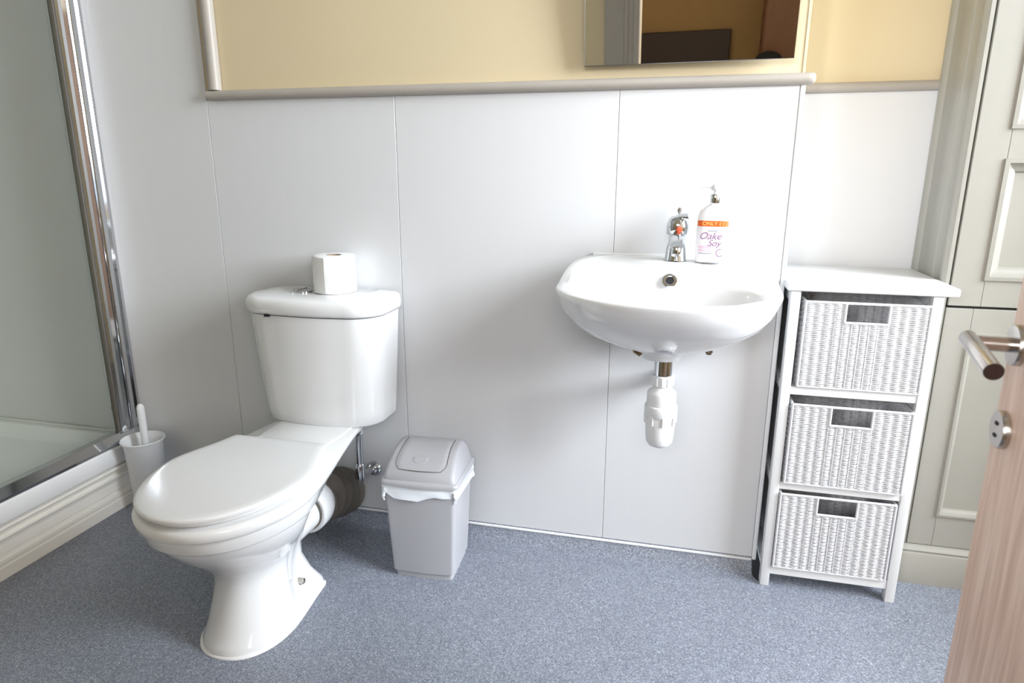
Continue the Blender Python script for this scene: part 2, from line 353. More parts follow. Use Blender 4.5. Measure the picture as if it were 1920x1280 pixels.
# ------------------------------------------------------------------ toilet
TX = -0.970
toi = thing('toilet', 'white close-coupled toilet with closed lid standing left of the bin', 'toilet', (TX, -0.45, 0))
def egg(f, ym, hw, b, wb, z, n=20, m=14, pw=2.25, cx=TX, rb=.02):
    """closed plan outline: rounded front at y=f, widest at ym, narrowing to half width wb at the back y=b"""
    pts = []
    for k in range(-n, n + 1):                       # front half, left to right
        a = PI / 2 * k / n
        sx_ = math.copysign(abs(math.sin(a)) ** (2 / pw), a); cy = abs(math.cos(a)) ** (2 / pw)
        pts.append((cx + hw * sx_, ym - (ym - f) * cy, z))
    right = []
    rb = min(rb, abs(b - ym) * .3)
    for k in range(1, m + 1):
        t = k / m; s_ = t * t * (3 - 2 * t)
        right.append((hw + (wb - hw) * (0.55 * s_ + 0.45 * t), ym + (b - rb - ym) * t))
    right += [(wb - rb * .3, b - rb * .3), (wb - rb, b)]
    pts += [(cx + x, y, z) for x, y in right]
    pts += [(cx - x, y, z) for x, y in reversed(right)]
    return pts
LV = [  # z, front, widest, halfwidth, back, backwidth
    (0.000, -0.664, -0.520, 0.108, -0.335, 0.092), (0.012, -0.664, -0.520, 0.108, -0.335, 0.092), (0.020, -0.658, -0.520, 0.104, -0.335, 0.089),
    (0.060, -0.640, -0.515, 0.095, -0.355, 0.078), (0.110, -0.622, -0.505, 0.087, -0.370, 0.070), (0.150, -0.614, -0.500, 0.083, -0.374, 0.067), (0.180, -0.620, -0.500, 0.086, -0.370, 0.067),
    (0.205, -0.638, -0.500, 0.100, -0.358, 0.068), (0.235, -0.668, -0.510, 0.124, -0.338, 0.072), (0.265, -0.700, -0.520, 0.147, -0.322, 0.074), (0.295, -0.727, -0.530, 0.163, -0.292, 0.080), (0.318, -0.744, -0.535, 0.171, -0.252, 0.086),
    (0.3265, -0.748, -0.535, 0.1725, -0.220, 0.090), (0.3275, -0.756, -0.535, 0.179, -0.205, 0.094), (0.331, -0.759, -0.535, 0.181, -0.190, 0.097), (0.361, -0.764, -0.535, 0.183, -0.120, 0.109), (0.3625, -0.771, -0.535, 0.188, -0.110, 0.111), (0.367, -0.776, -0.535, 0.1915, -0.095, 0.113), (0.382, -0.777, -0.535, 0.192, -0.055, 0.117), (0.389, -0.774, -0.535, 0.189, -0.045, 0.115), (0.392, -0.766, -0.535, 0.182, -0.042, 0.112)]
def pan_ring(z, f, y, h, b, wb_):
    r = egg(f, y, h, b, wb_, z, pw=2.1)
    if 0.005 < z < 0.2:                       # hollowed flanks behind the foot
        for i, (px, py, pz) in enumerate(r):
            k = max(0, 1 - ((py + .415) / .085) ** 2) * max(0, 1 - ((z - .095) / .085) ** 2)
            r[i] = (px - math.copysign(.020 * k, px - TX), py, pz)
    return r
part('pan', B().rings([pan_ring(*l) for l in LV]), 'ceramic', toi, smooth=60)
# raised rear shelf that carries the cistern
part('rear_shelf', B().rings([egg(-.330 , -.20, .112, -.035, .110, z, pw=5) for z in (.390, .3935)] + [egg(-.326, -.20, .108, -.037, .106, .396, pw=5)]), 'ceramic', toi, smooth=60)
def lid(z, i): return egg(-0.778 + i, -0.525, 0.186 - i, -0.352 - i, 0.137 - i, z, pw=2.0, rb=.010)
part('seat', B().rings([lid(.3940, .024), lid(.3955, .018), lid(.4015, .017), lid(.4040, .022)]), 'seat_plastic', toi, smooth=50)
part('seat_lid', B().rings([lid(.4085, .006), lid(.4095, .001), lid(.4160, -.001), lid(.4195, .001), lid(.4215, .006), lid(.4225, .02)]), 'seat_plastic', toi, smooth=50)
for s in (-1, 1):
    part('hinge', B().lathe([(.012, .393), (.012, .407), (.010, .410)], (TX + s * .075, -.337, 0), n=16), 'seat_plastic', toi, smooth=40)
for s in (-1, 1):   # floor fixing caps on the flanks
    part('bolt_cap', B().lathe([(.008, -s * .012), (.008, s * .004), (.004, s * .007)], (TX + s * .078, -.430, .062), axis='x', n=14), 'steel', toi, smooth=40)
part('sealant', B().rings([egg(-.668, -.520, .112, -.331, .096, 0.0), egg(-.668, -.520, .112, -.331, .096, 0.003), egg(-.663, -.520, .107, -.336, .091, 0.006)]), 'edge_white', toi, smooth=60)
def dplan(hw, yf, z, yb=-.012, rf=.085, rb_=.02, n=8, bow=.010):
    out = []
    for cx, cy, r, a0 in ((hw - rb_, yb - rb_, rb_, 0), (-hw + rb_, yb - rb_, rb_, 90), (-hw + rf, yf + rf, rf, 180), (hw - rf, yf + rf, rf, 270)):
        for k in range(n + 1):
            a = math.radians(a0 + 90 * k / n); out.append((TX + cx + r * math.cos(a), cy + r * math.sin(a), z))
        if a0 == 180:
            for k in range(1, 8):
                x = (-hw + rf) + (2 * hw - 2 * rf) * k / 8
                out.append((TX + x, yf - bow * (1 - (x / (hw - rf)) ** 2), z))
    return out
part('cistern', B().rings([dplan(.165, -.172, .392), dplan(.178, -.183, .394), dplan(.1815, -.187, .400), dplan(.184, -.1885, .43), dplan(.196, -.196, .60), dplan(.203, -.200, .712)]), 'ceramic', toi, smooth=50)
part('cistern_lid', B().rings([dplan(.200, -.197, .7145), dplan(.207, -.204, .7155), dplan(.211, -.209, .722), dplan(.2115, -.2095, .742), dplan(.2095, -.207, .751), dplan(.205, -.202, .7575), dplan(.196, -.192, .7605), dplan(.15, -.15, .762)]), 'ceramic', toi, smooth=60)
part('lid_notch', B().box(TX - .115, TX - .10, -.209, -.19, .709, .7155), 'black_void', toi)
fb_ = part('flush_button', B().lathe([(.030, .7600), (.030, .7655), (.027, .7685), (.004, .7695)], (-1.028, -.100, 0), n=28), 'chrome', toi, smooth=40)
part('button_split', B().box(-1.029, -1.027, -.125, -.075, .7685, .7702), 'dark_rubber', fb_)
# outlet: spigot, white collar, grey corrugated connector
ox = -0.978
part('spigot', B().lathe([(.046, -.44), (.052, -.36), (.053, -.30), (.053, -.215)], (ox, 0, .160), axis='y', n=28), 'ceramic', toi, smooth=40)
pc = part('pan_connector', B().lathe([(.058, -.268), (.068, -.270), (.071, -.262), (.071, -.228), (.069, -.216), (.062, -.196), (.058, -.185)], (ox, 0, .165), axis='y', n=32), 'white_plastic', toi, smooth=40)
part('rubber_seal', B().lathe([(.060, -.2655), (.060, -.2705), (.0535, -.2705), (.0535, -.2655)], (ox, 0, .165), axis='y', n=28), 'dark_rubber', pc, smooth=40)
cp = []; cr_ = []
for k in range(53):
    t = k / 52; y = -.200 + .198 * t
    cp.append((ox - 0.012 * t, y, .162 - .056 * t * t * (3 - 2 * t)))
    cr_.append(.058 + .008 * min(1, t * 6) + .0110 * math.cos(t * 2 * PI * 4.5))
part('corrugated_pipe', B().tube(cp, cr_, 28), 'dark_rubber', toi, smooth=70)

# cistern water supply
sp = thing('water_supply_valve', 'chrome water supply pipe and valve under the right end of cistern', 'pipe', (-0.888, -0.06, 0.16))
px_, py_ = -0.886, -0.085
part('union_nut', B().lathe([(.011, .392), (.0125, .389), (.0125, .372), (.010, .370), (.010, .352), (.0125, .350), (.0125, .336), (.009, .328)], (px_, py_, 0), n=6), 'chrome', sp, smooth=20)
part('riser', B().tube([(px_, py_, .332), (px_ - .003, py_, .235)], .0100, 14), 'chrome', sp, smooth=60)
part('elbow', B().lathe([(.0115, .238), (.0145, .234), (.0145, .192), (.011, .184)], (px_ - .003, py_, 0), n=16), 'chrome', sp, smooth=40)
part('tailpipe', B().tube([(px_, py_ + .004, .202), (px_ + .002, -.004, .184)], .010, 12), 'chrome', sp, smooth=60)
part('wall_flange', B().lathe([(.025, -.0005), (.025, -.004), (.017, -.015), (.011, -.018)], (px_ + .003, 0, .184), axis='y', n=24), 'chrome', sp, smooth=40)

# toilet roll on the cistern
rl = thing('toilet_roll', 'white toilet paper roll standing on the cistern lid', 'toilet paper', (-0.937, -0.073, 0.762))
R_ = .0590
part('paper', B().lathe([(.021, .8665), (.052, .8675), (.0575, .8655), (R_, .863), (R_ + .0005, .812), (R_, .766), (.056, .7628), (.021, .7628)], (-0.937, -0.073, 0), n=48, cap0=False, cap1=False), 'paper', rl, smooth=40)
part('core', B().lathe([(.021, .764), (.021, .8655), (.0195, .8655), (.0195, .764)], (-0.937, -0.073, 0), n=32, cap0=False, cap1=False), 'card', rl, smooth=40)
fl_ = B(); sh = []
for z in (.7645, .79, .815, .84, .8645):
    row = []
    for k in range(9):
        a = math.radians(-150 + 62 * k / 8); r = R_ + .0008 + (.0032 if k > 6 else 0) * (k - 6) / 2 + .0006 * math.sin(z * 170 + k)
        row.append((-0.937 + r * math.cos(a), -0.073 + r * math.sin(a), z))
    sh.append(row)
part('loose_sheet', fl_.rings(sh, close=False, cap0=False, cap1=False), 'paper', rl, smooth=60)

# ------------------------------------------------------------------ toilet brush
br = thing('toilet_brush', 'white toilet brush in its round holder beside the shower plinth', 'toilet brush', (-1.668, -0.088, 0))
c = (-1.668, -0.088, 0)
part('holder', B().lathe([(.046, 0.0), (.049, .004), (.059, .225), (.066, .236), (.0675, .240), (.066, .2425), (.0595, .236), (.056, .226), (.046, .012)], c, n=40), 'white_plastic', br, smooth=50)
part('handle', B().lathe([(.011, .014), (.011, .20), (.012, .335), (.0115, .350), (.008, .359), (.003, .362)], (-1.662, -.085, 0), n=20), 'white_plastic', br, smooth=50)
part('inner_cap', B().lathe([(.0555, .196), (.054, .200), (.012, .202)], (c[0], c[1], 0), n=36), 'white_plastic', br, smooth=40)

# ------------------------------------------------------------------ pedal-free swing bin
bn = thing('swing_bin', 'small grey plastic bin with a swing lid between toilet and basin', 'bin', (-0.630, -0.178, 0), (0, 0, math.radians(3)))
def rr(hx, hy, z, r, n=6, bow=0.0, cy=0.0):
    out = []
    for sx_, sy_, a0 in ((1, 1, 0), (-1, 1, 90), (-1, -1, 180), (1, -1, 270)):
        for k in range(n + 1):
            a = math.radians(a0 + 90 * k / n); out.append((sx_ * (hx - r) + r * math.cos(a), cy + sy_ * (hy - r) + r * math.sin(a), z))
        if a0 == 180:
            for k in range(1, 8):
                x = -(hx - r) + 2 * (hx - r) * k / 8
                out.append((x, cy - hy - bow * (1 - (x / (hx - r)) ** 2), z))
    return out
part('body', B().rings([rr(.082, .074, 0, .010, bow=.004), rr(.0825, .0745, .016, .010, bow=.004), rr(.0875, .0795, .0185, .010, bow=.004), rr(.100, .091, .285, .012, bow=.006), rr(.097, .088, .287, .012, bow=.006)]), 'bin_plastic', bn, smooth=35, world=False)
lg = B(); rows = []
N_ = 120
for j in range(5):
    row = []
    base = rr(.1035, .0945, 0, .014, n=29, bow=.006)
    base = base[:]
    m_ = len(base)
    for k, p in enumerate(base):
        a = 2 * PI * k / m_
        drop = .033 + .009 * math.sin(a * 3 + 2.2) + .008 * math.sin(a * 7 + .5) + .005 * math.sin(a * 17) + .003 * math.sin(a * 41 + 1)
        z = .289 - drop * j / 4
        flare = 1 + .004 * j + (.016 * math.sin(a * 13 + j * 1.3) + .014 * math.sin(a * 29 - j * 1.1) + .009 * math.sin(a * 53 + j)) * (j / 4)
        row.append((p[0] * flare, p[1] * flare, z))
    rows.append(row)
part('bin_liner', lg.rings(rows, True, False, False), 'liner', bn, smooth=70, world=False)
part('rim', B().rings([rr(.103, .094, .283, .014, bow=.007), rr(.1075, .0985, .284, .015, bow=.007), rr(.1085, .0995, .292, .015, bow=.007), rr(.106, .097, .297, .014, bow=.007), rr(.104, .095, .299, .014, bow=.006)]), 'bin_plastic', bn, smooth=40, world=False)
# lid: side profile swept across x with rounded shoulders
def lidprof(inset):
    P_ = [(-.094, .2975), (-.092, .311), (-.084, .322), (-.066, .337), (-.046, .3495), (-.026, .3585), (-.006, .3645), (.016, .3675), (.040, .3675), (.056, .3645), (.070, .353), (.082, .333), (.089, .310), (.091, .2975)]
    cy, cz = 0, .30
    return [(cy + (y - cy) * (1 - inset * 4.5), cz + (z - cz) * (1 - inset * 3.2) if z > .2976 else z) for y, z in P_]
rs = []
for x, ins in ((-.1015, .030), (-.1000, .016), (-.0955, .006), (-.088, .0), (.088, .0), (.0955, .006), (.1000, .016), (.1015, .030)):
    rs.append([(x * (1 - 1.9 * (z - .2975)), y, z) for y, z in lidprof(ins)])
ld = part('lid', B().rings(rs), 'bin_plastic', bn, smooth=50, world=False)
def lidz(y):
    P_ = lidprof(0)
    for (y0, z0), (y1, z1) in zip(P_, P_[1:]):
        if y0 <= y <= y1: return z0 + (z1 - z0) * (y - y0) / (y1 - y0)
    return .30
fr = []
ys = [-.080 + .118 * k / 12 for k in range(13)]
for i, y in enumerate(ys):
    hw_ = (.078 if i > 1 else (.062 if i == 0 else .074)) * (1 - 1.9 * (lidz(y) - .2975))
    fr.append([(hw_ * (-1 + 2 * k / 16), y - (.004 * (1 - (-1 + 2 * k / 16) ** 2) if i == 0 else 0), lidz(y) + (.0028 if 0 < i < 12 and 0 < k < 16 else -.001)) for k in range(17)])
fp = part('flap', B().rings(fr, False, False, False), 'bin_plastic', ld, smooth=60, world=False)
gp = [(-fr[i][0][0] and fr[i][0][0], fr[i][0][1], lidz(ys[i]) + .0004) for i in range(12, -1, -1)] + [(fr[0][k][0], fr[0][k][1], lidz(ys[0]) + .0004) for k in range(1, 16)] + [(fr[i][16][0], fr[i][16][1], lidz(ys[i]) + .0004) for i in range(13)]
part('flap_gap', B().tube(gp, .0009, 6), 'dark_rubber', ld, smooth=60, world=False)
ov = []
for r_, dz in ((1.0, .0015), (.9, .0036), (.55, .0026), (.1, .0018)):
    ov.append([(-.004 + .024 * r_ * math.cos(a), -.056 + .0125 * r_ * math.sin(a), lidz(-.056 + .0125 * r_ * math.sin(a)) + dz) for a in [2 * PI * k / 28 for k in range(28)]])
part('finger_dip', B().rings(ov, True, False, True), 'bin_plastic', ld, smooth=60, world=False)

# ------------------------------------------------------------------ wash basin
BX = -0.018
ba = thing('wash_basin', 'white wall hung ceramic wash basin in front of the pale panels', 'wash basin', (BX, -0.2, 0.66))
def bas(th):
    """unit outline of the basin: th from 0 (right) round the front to 2pi; returns x,y factors"""
    return math.cos(th), math.sin(th)
NB = 72
def ring_b(hw, yf, ym, yb, z, pwf=2.3, pwb=3.2, zf=None):
    out = []
    for k in range(NB):
        a = 2 * PI * k / NB; ca, sa = math.cos(a), math.sin(a)
        p = pwf if sa < 0 else pwb
        x = hw * math.copysign(abs(ca) ** (2 / p), ca)
        y = ym + ((ym - yf) * -(abs(sa) ** (2 / p)) if sa < 0 else (yb - ym) * abs(sa) ** (2 / p))
        out.append((BX + x, y, zf(x, y) if zf else z))
    return out
def zrim(x, y):
    # the rear deck is raised, the rim falls towards sides and front
    sm = lambda t: max(0, min(1, t)) ** 2 * (3 - 2 * max(0, min(1, t)))
    wide = sm((abs(x) - .12) / .09)
    return .828 + .052 * (sm((y + .165) / .070) * (1 - wide) + sm((y + .165) / .135) * wide)
YB = -0.0005
def o_(hw, yf, dz, yb=YB, ym=-.165): return ring_b(hw, yf, ym, yb, 0, zf=lambda x, y: zrim(x, y) + dz, pwf=2.25, pwb=2.7)
out_rings = [
    ring_b(.036, -.238, -.20, -.162, .664), ring_b(.044, -.246, -.20, -.154, .666), ring_b(.047, -.249, -.20, -.150, .680), ring_b(.080, -.262, -.19, -.06, .689),
    ring_b(.132, -.292, -.18, -.02, .702), ring_b(.182, -.327, -.175, YB, .723), ring_b(.220, -.363, -.17, YB, .750), ring_b(.243, -.395, -.17, YB, .781)]
out_rings += [o_(.2535, -.416, -.024), o_(.2585, -.421, -.010), o_(.2605, -.424, -.003), o_(.2595, -.4235, .0015), o_(.2560, -.420, .004)]
def inn(hw, yf, yb, ym, z=None, dz=0): return ring_b(hw, yf, ym, yb, z or 0, pwf=2.3, pwb=2.4, zf=None if z else (lambda x, y: zrim(x, y) + dz))
in_rings = [ring_b(.238, -.402, -.165, -.022, 0, 2.25, 2.7, lambda x, y: zrim(x, y) + .004),
            ring_b(.214, -.394, -.25, -.106, 0, 2.3, 2.0, lambda x, y: zrim(x, y) + .0025),
            ring_b(.209, -.390, -.25, -.114, 0, 2.3, 2.0, lambda x, y: zrim(x, y) - .006),
            ring_b(.203, -.383, -.25, -.126, 0, 2.3, 2.0, lambda x, y: .828 + (zrim(x, y) - .828) * .55 - .022),
            ring_b(.190, -.369, -.25, -.142, .782, 2.3, 2.0), ring_b(.160, -.342, -.25, -.165, .744, 2.2, 2.0), ring_b(.10, -.30, -.24, -.185, .722), ring_b(.03, -.245, -.22, -.195, .712)]
part('bowl', B().rings(out_rings + in_rings), 'ceramic', ba, smooth=75)
# low upstand along the wall
part('upstand', B().rings([[(BX + x, y, z) for y, z in ((-.0006, .872), (-.014, .872), (-.0135, .885), (-.010, .8885), (-.0006, .8885))] for x in (-.195, .195)]), 'ceramic', ba, 0.003, 2, 40)
# overflow ring on the rear slope of the bowl
ovr = B().lathe([(.0175, 0), (.0175, .004), (.0135, .0055), (.0100, .004), (.0100, 0)], (0, 0, 0), axis='-y', n=28, cap0=False, cap1=False)
OV = (-.010, -.1275, .838)
om = Matrix.Translation(OV) @ Matrix.Rotation(math.radians(-30), 4, 'X')
ovr.v = [tuple(om @ Vector(p)) for p in ovr.v]
part('overflow_ring', ovr, 'chrome', ba, smooth=50)
ovh = B().lathe([(.0102, .0022), (.0100, .003)], (0, 0, 0), axis='-y', n=24); ovh.v = [tuple(om @ Vector(p)) for p in ovh.v]
part('overflow_hole', ovh, 'black_void', ba)
part('drain', B().lathe([(.022, .7125), (.022, .7145), (.012, .7135)], (BX, -.22, 0), n=24), 'chrome', ba, smooth=40)

# mixer tap
tp_ = thing('mixer_tap', 'chrome single lever mixer tap at the back of the wash basin', 'tap', (0.001, -0.068, 0.882))
tx, ty, tz = 0.001, -0.066, 0.8815
part('body', B().lathe([(.0285, tz), (.0285, tz + .003), (.0272, tz + .006), (.0245, tz + .032), (.0205, tz + .044), (.0195, tz + .062)], (tx, ty, 0), n=36), 'chrome', tp_, smooth=40)
spt = part('spout', B().tube([(tx, ty + .005, tz + .052), (tx, ty - .03, tz + .056), (tx, ty - .065, tz + .052), (tx, ty - .088, tz + .044)], [.0175, .017, .0160, .0150], 24), 'chrome', tp_, smooth=50)
part('aerator', B().lathe([(.0115, tz + .020), (.0125, tz + .023), (.0125, tz + .034), (.0110, tz + .040)], (tx, ty - .080, 0), n=24), 'chrome', spt, smooth=40)
part('cartridge_housing', B().lathe([(.0235, tz + .063), (.0265, tz + .066), (.0270, tz + .086), (.0235, tz + .100), (.0150, tz + .108), (.003, tz + .110)], (tx, ty, 0), n=36), 'chrome', tp_, smooth=50)
lv = part('lever', B().tube([(tx + .002, ty - .004, tz + .105), (tx + .014, ty - .020, tz + .110), (tx + .028, ty - .045, tz + .112)], [.009, .0075, .006], 14), 'chrome', tp_, smooth=50)
part('indicator', B().lathe([(.0075, 0.0262), (.0075, .0285), (.005, .0298)], (tx + .004, ty, tz + .078), axis='-y', n=20), 'red_enamel', tp_, smooth=40)
part('pop_up_knob', B().lathe([(.0025, tz), (.0025, tz + .114), (.005, tz + .116), (.0054, tz + .124), (.002, tz + .127)], (tx + .002, ty + .034, 0), n=14), 'steel', tp_, smooth=40)

# soap dispenser
so = thing('soap_dispenser', 'pump soap bottle with orange price band standing right of the tap', 'soap bottle', (0.084, -0.078, 0.8815), (0, 0, math.radians(-4)))
def sr(hx, hy, z, p=3.2, n=32):
    o = []
    for k in range(n):
        a = 2 * PI * k / n; ca, sa = math.cos(a), math.sin(a)
        o.append((hx * math.copysign(abs(ca) ** (2 / p), ca), hy * math.copysign(abs(sa) ** (2 / p), sa), z))
    return o
part('bottle', B().rings([sr(.034, .018, 0), sr(.0378, .0205, .003), sr(.0385, .021, .02), sr(.0380, .021, .100), sr(.0368, .0205, .112, 3.2), sr(.0325, .0190, .1235, 2.8), sr(.0240, .0165, .131, 2.4), sr(.0140, .0135, .1365, 2), sr(.0120, .0120, .140, 2)]), 'soap_liquid', so, smooth=50, world=False)
part('collar', B().lathe([(.0112, .1412), (.0115, .142), (.0115, .160), (.0105, .162)], n=28), 'chrome', so, smooth=40, world=False)
pm = part('pump', B().lathe([(.0045, .162), (.0045, .170), (.011, .172), (.0120, .176), (.0115, .182), (.008, .185), (.002, .186)], n=24), 'white_plastic', so, smooth=45, world=False)
part('nozzle', B().tube([(-.004, -.002, .180), (-.024, -.006, .181), (-.034, -.008, .178)], [.0052, .0045, .0035], 12), 'white_plastic', pm, smooth=50, world=False)
def wrap(x0, x1, z0, z1, hx, hy, off, n=14):
    out = []
    for z in (z0, z1):
        row = []
        for k in range(n + 1):
            x = x0 + (x1 - x0) * k / n; t = max(0, 1 - abs(x / hx) ** 3.2) ** (1 / 3.2)
            row.append((x, -hy * t - off, z))
        out.append(row)
    return B().rings(out, False, False, False)
part('price_band', wrap(-.0355, .0355, .087, .1005, .0382, .0211, .0004), 'orange_print', so, smooth=60, world=False)
part('front_label', wrap(-.0335, .0335, .014, .080, .0385, .0211, .0003), 'label_white', so, smooth=60, world=False)
RT = (math.radians(90), 0, 0)
text('price_text', 'ONLY £1', .0128, 'yellow_print', so, (0.001, -.0220, .0936), RT)
text('script_text', 'Oake', .0235, 'purple_print', so, (-.005, -.0219, .064), RT, .35)
text('script_text', 'Soy', .0210, 'purple_print', so, (.005, -.0219, .047), RT, .35)
part('print_block', wrap(-.011, .013, .0752, .0776, .0385, .0211, .0006), 'grey_print', so, smooth=60, world=False)
for i, (a, b_) in enumerate(((.034, .041), (.027, .032), (.0215, .024))):
    part('print_block', wrap(-.029, .001, a, b_, .0385, .0211, .0006), ('pink_print', 'pink_print', 'grey_print')[i], so, smooth=60, world=False)
part('ring_mark', B().tube([(.020 + .0085 * math.cos(a), -.0212, .025 + .0085 * math.sin(a)) for a in [math.radians(70 + 250 * k / 20) for k in range(21)]], .0008, 6), 'purple_print', so, smooth=60, world=False)

# bottle trap under the basin
tr = thing('bottle_trap', 'white plastic bottle trap with chrome tail under the wash basin', 'drain trap', (-.012, -0.2, 0.437))
cx = (-.012, -.2, 0)
part('tailpiece', B().lathe([(.0215, .6635), (.0215, .616)], cx, n=32), 'chrome', tr, smooth=40)
nut = part('nut', B().lathe([(.0245, .6215), (.0255, .619), (.0250, .597), (.0225, .594)], cx, n=24), 'white_plastic', tr, smooth=20)
for k in range(12):
    a = 2 * PI * k / 12
    part('rib', B().lathe([(.0022, .598), (.0022, .618)], (-.012 + .0252 * math.cos(a), -.2 + .0252 * math.sin(a), 0), n=6), 'white_plastic', nut)
part('trap_body', B().lathe([(.019, .598), (.024, .588), (.0330, .581), (.0350, .577), (.0350, .548), (.0345, .545)], cx, n=36), 'white_plastic', tr, smooth=35)
rg = part('locking_ring', B().lathe([(.0350, .5475), (.0385, .546), (.0395, .543), (.0395, .523), (.0370, .519)], cx, n=36), 'white_plastic', tr, smooth=35)
for k in range(8):
    a = 2 * PI * (k + .3) / 8
    part('lug', B().box(-.004, .004, -.0025, .0025, .500, .524), 'white_plastic', rg, 0.0008, 1, world=False)
    o = rg.children[-1] if False else COL.objects[-1]
    o.location = (.0372 * math.cos(a), .0372 * math.sin(a), -0.437); o.rotation_euler = (0, 0, a + PI / 2)
part('cup', B().lathe([(.0345, .519), (.0355, .515), (.0345, .470), (.032, .452), (.026, .4425), (.016, .438), (.003, .4365)], cx, n=36), 'white_plastic', tr, smooth=50)
part('waste_pipe', B().tube([(-.012, -.17, .562), (-.012, -.0005, .562)], .019, 20), 'white_plastic', tr, smooth=50)
# tap tail and fixing bolt peeping out below the basin
hk = tag(link('supply_tail', B().tube([(-.090, -.0005, .668), (-.090, -.030, .668), (-.090, -.048, .662), (-.0895, -.054, .650), (-.086, -.056, .638), (-.077, -.057, .632), (-.069, -.058, .640), (-.066, -.059, .652), (-.066, -.060, .672)], .0085, 12).mesh(smooth=60), 'brass'), 'bent dull brass pipe showing under the left of the basin', 'pipe')
fxb = thing('fixing_bolt', 'small steel fixing bolt showing under the right of the basin', 'bolt', (0.100, -.03, .655))
part('shank', B().tube([(.098, -.0005, .652), (.098, -.062, .648)], .005, 10), 'steel', fxb, smooth=50)
part('nut', B().lathe([(.010, -.060), (.010, -.050)], (.098, 0, .649), axis='y', n=6), 'steel', fxb)

# ------------------------------------------------------------------ storage tower
cb = thing('storage_tower', 'narrow white wooden storage tower holding three wicker baskets in the recess', 'storage unit', (0.445, 0.1, 0))
CX0, CX1, CY0, CY1 = 0.279, 0.612, -0.062, 0.262
LW = 0.023
part('top', B().box(CX0 - .011, CX1 + .028, CY0 - .010, .272, .816, .836), 'white_wood', cb, 0.005, 3, 40)
for x in (CX0, CX1 - LW):
    for y in (CY0, CY1 - .03):
        part('leg', B().box(x, x + LW, y, y + .03, 0, .8155), 'white_wood', cb, 0.0015, 2, 40)
for z0, z1 in ((.551, .572), (.289, .309), (.036, .060)):
    part('front_rail', B().box(CX0 + LW, CX1 - LW, CY0 + .003, CY0 + .021, z0, z1), 'white_wood', cb, 0.001, 1)
    part('back_rail', B().box(CX0 + LW, CX1 - LW, CY1 - .021, CY1 - .003, z0, z1), 'white_wood', cb, 0.001, 1)
    for x in (CX0 + .003, CX1 - .018):
        part('side_rail', B().box(x, x + .015, CY0 + .030, CY1 - .030, z0, z1), 'white_wood', cb, 0.001, 1)
    part('shelf', B().box(CX0 + LW, CX1 - LW, CY0 + .021, CY1 - .021, z1 - .008, z1 - .0005), 'white_wood', cb)
for x in (CX0 + .003, CX1 - .018):
    part('side_rail', B().box(x, x + .015, CY0 + .030, CY1 - .030, .785, .8155), 'white_wood', cb, 0.001, 1)
for x in (CX0 + .0185, CX1 - .0215):
    part('side_panel', B().box(x, x + .003, CY0 + .030, CY1 - .030, .0605, .8155), 'white_wood', cb)

# baskets: wire rim, stakes and woven strands, built once and copied
BW, BD, BH = 0.274, 0.235, 0.218
HX0, HX1, HZ = -.047, .049, BH - .048
def weave(b, x0, x1, z0, z1, place, cols, pitch=.0047, amp=.0021, ph=0.0):
    rows_ = int((z1 - z0) / pitch); ns = max(4, int(cols * 8))
    for i in range(rows_):
        z = z0 + (i + .5) * (z1 - z0) / rows_; rs_ = []
        for k in range(ns + 1):
            x = x0 + (x1 - x0) * k / ns
            u = (x + ph) / (BW / 13)
            off = amp * math.cos(2 * PI * u) + .0006 * math.cos(PI * u + PI * i)
            h = (z1 - z0) / rows_ * .5; dz = .0004 * math.sin(i * 7.3 + k * .6)
            rs_.append([place(x, off - .0014, z + dz), place(x, off, z + h * .95 + dz), place(x, off + .0016, z + dz), place(x, off, z - h * .95 + dz)])
        b.rings(rs_, True, True, True)
def bk_parts():
    """lists of (name, mesh, material, children)"""
    fr_ = B()
    front = lambda x, o, z: (x, -BD / 2 - o, z)
    fr_b = B()
    weave(fr_b, -BW / 2 + .004, BW / 2 - .004, .006, HZ - .003, front, 13)
    weave(fr_b, -BW / 2 + .004, HX0 - .003, HZ - .003, BH - .003, front, 4.3)
    weave(fr_b, HX1 + .003, BW / 2 - .004, HZ - .003, BH - .003, front, 4.2)
    back = lambda x, o, z: (x, BD / 2 + o, z)
    bb = B(); weave(bb, -BW / 2 + .004, BW / 2 - .004, .006, BH - .003, back, 13, pitch=.0062)
    sd = []
    for s in (-1, 1):
        q = B(); weave(q, -BD / 2 + .004, BD / 2 - .004, .006, BH - .003, (lambda x, o, z, s=s: (s * (BW / 2 + o), x, z)), 13, pitch=.0066); sd.append(q)
    rim = B()
    def bar(p, q, r): rim.tube([p, q], r, 8)
    hx, hy = BW / 2, BD / 2
    for z, r in ((.003, .0030), (BH, .0036)):
        for p, q in (((-hx, -hy, z), (hx, -hy, z)), ((hx, -hy, z), (hx, hy, z)), ((hx, hy, z), (-hx, hy, z)), ((-hx, hy, z), (-hx, -hy, z))):
            bar(p, q, r)
    for x in (-hx, hx):
        for y in (-hy, hy): bar((x, y, .003), (x, y, BH), .0034)
    for x in (HX0, HX1): bar((x, -hy - .001, HZ), (x, -hy - .001, BH), .0032)
    bar((HX0, -hy - .001, HZ), (HX1, -hy - .001, HZ), .0036)
    stk = B(); stk2 = B()
    for k in range(14):
        x = -hx + .010 + (BW - .020) * k / 13
        top = HZ if HX0 - .002 < x < HX1 + .002 else BH
        stk.tube([(x, -hy, .003), (x, -hy, top)], .0016, 6); stk2.tube([(x, hy, .003), (x, hy, BH)], .0016, 6)
    bt = B().box(-hx + .002, hx - .002, -hy + .002, hy - .002, .001, .006)
    return [('woven_front', fr_b), ('woven_back', bb), ('woven_side', sd[0]), ('woven_side', sd[1]), ('wire_frame', rim), ('front_stakes', stk), ('back_stakes', stk2), ('bottom', bt)]
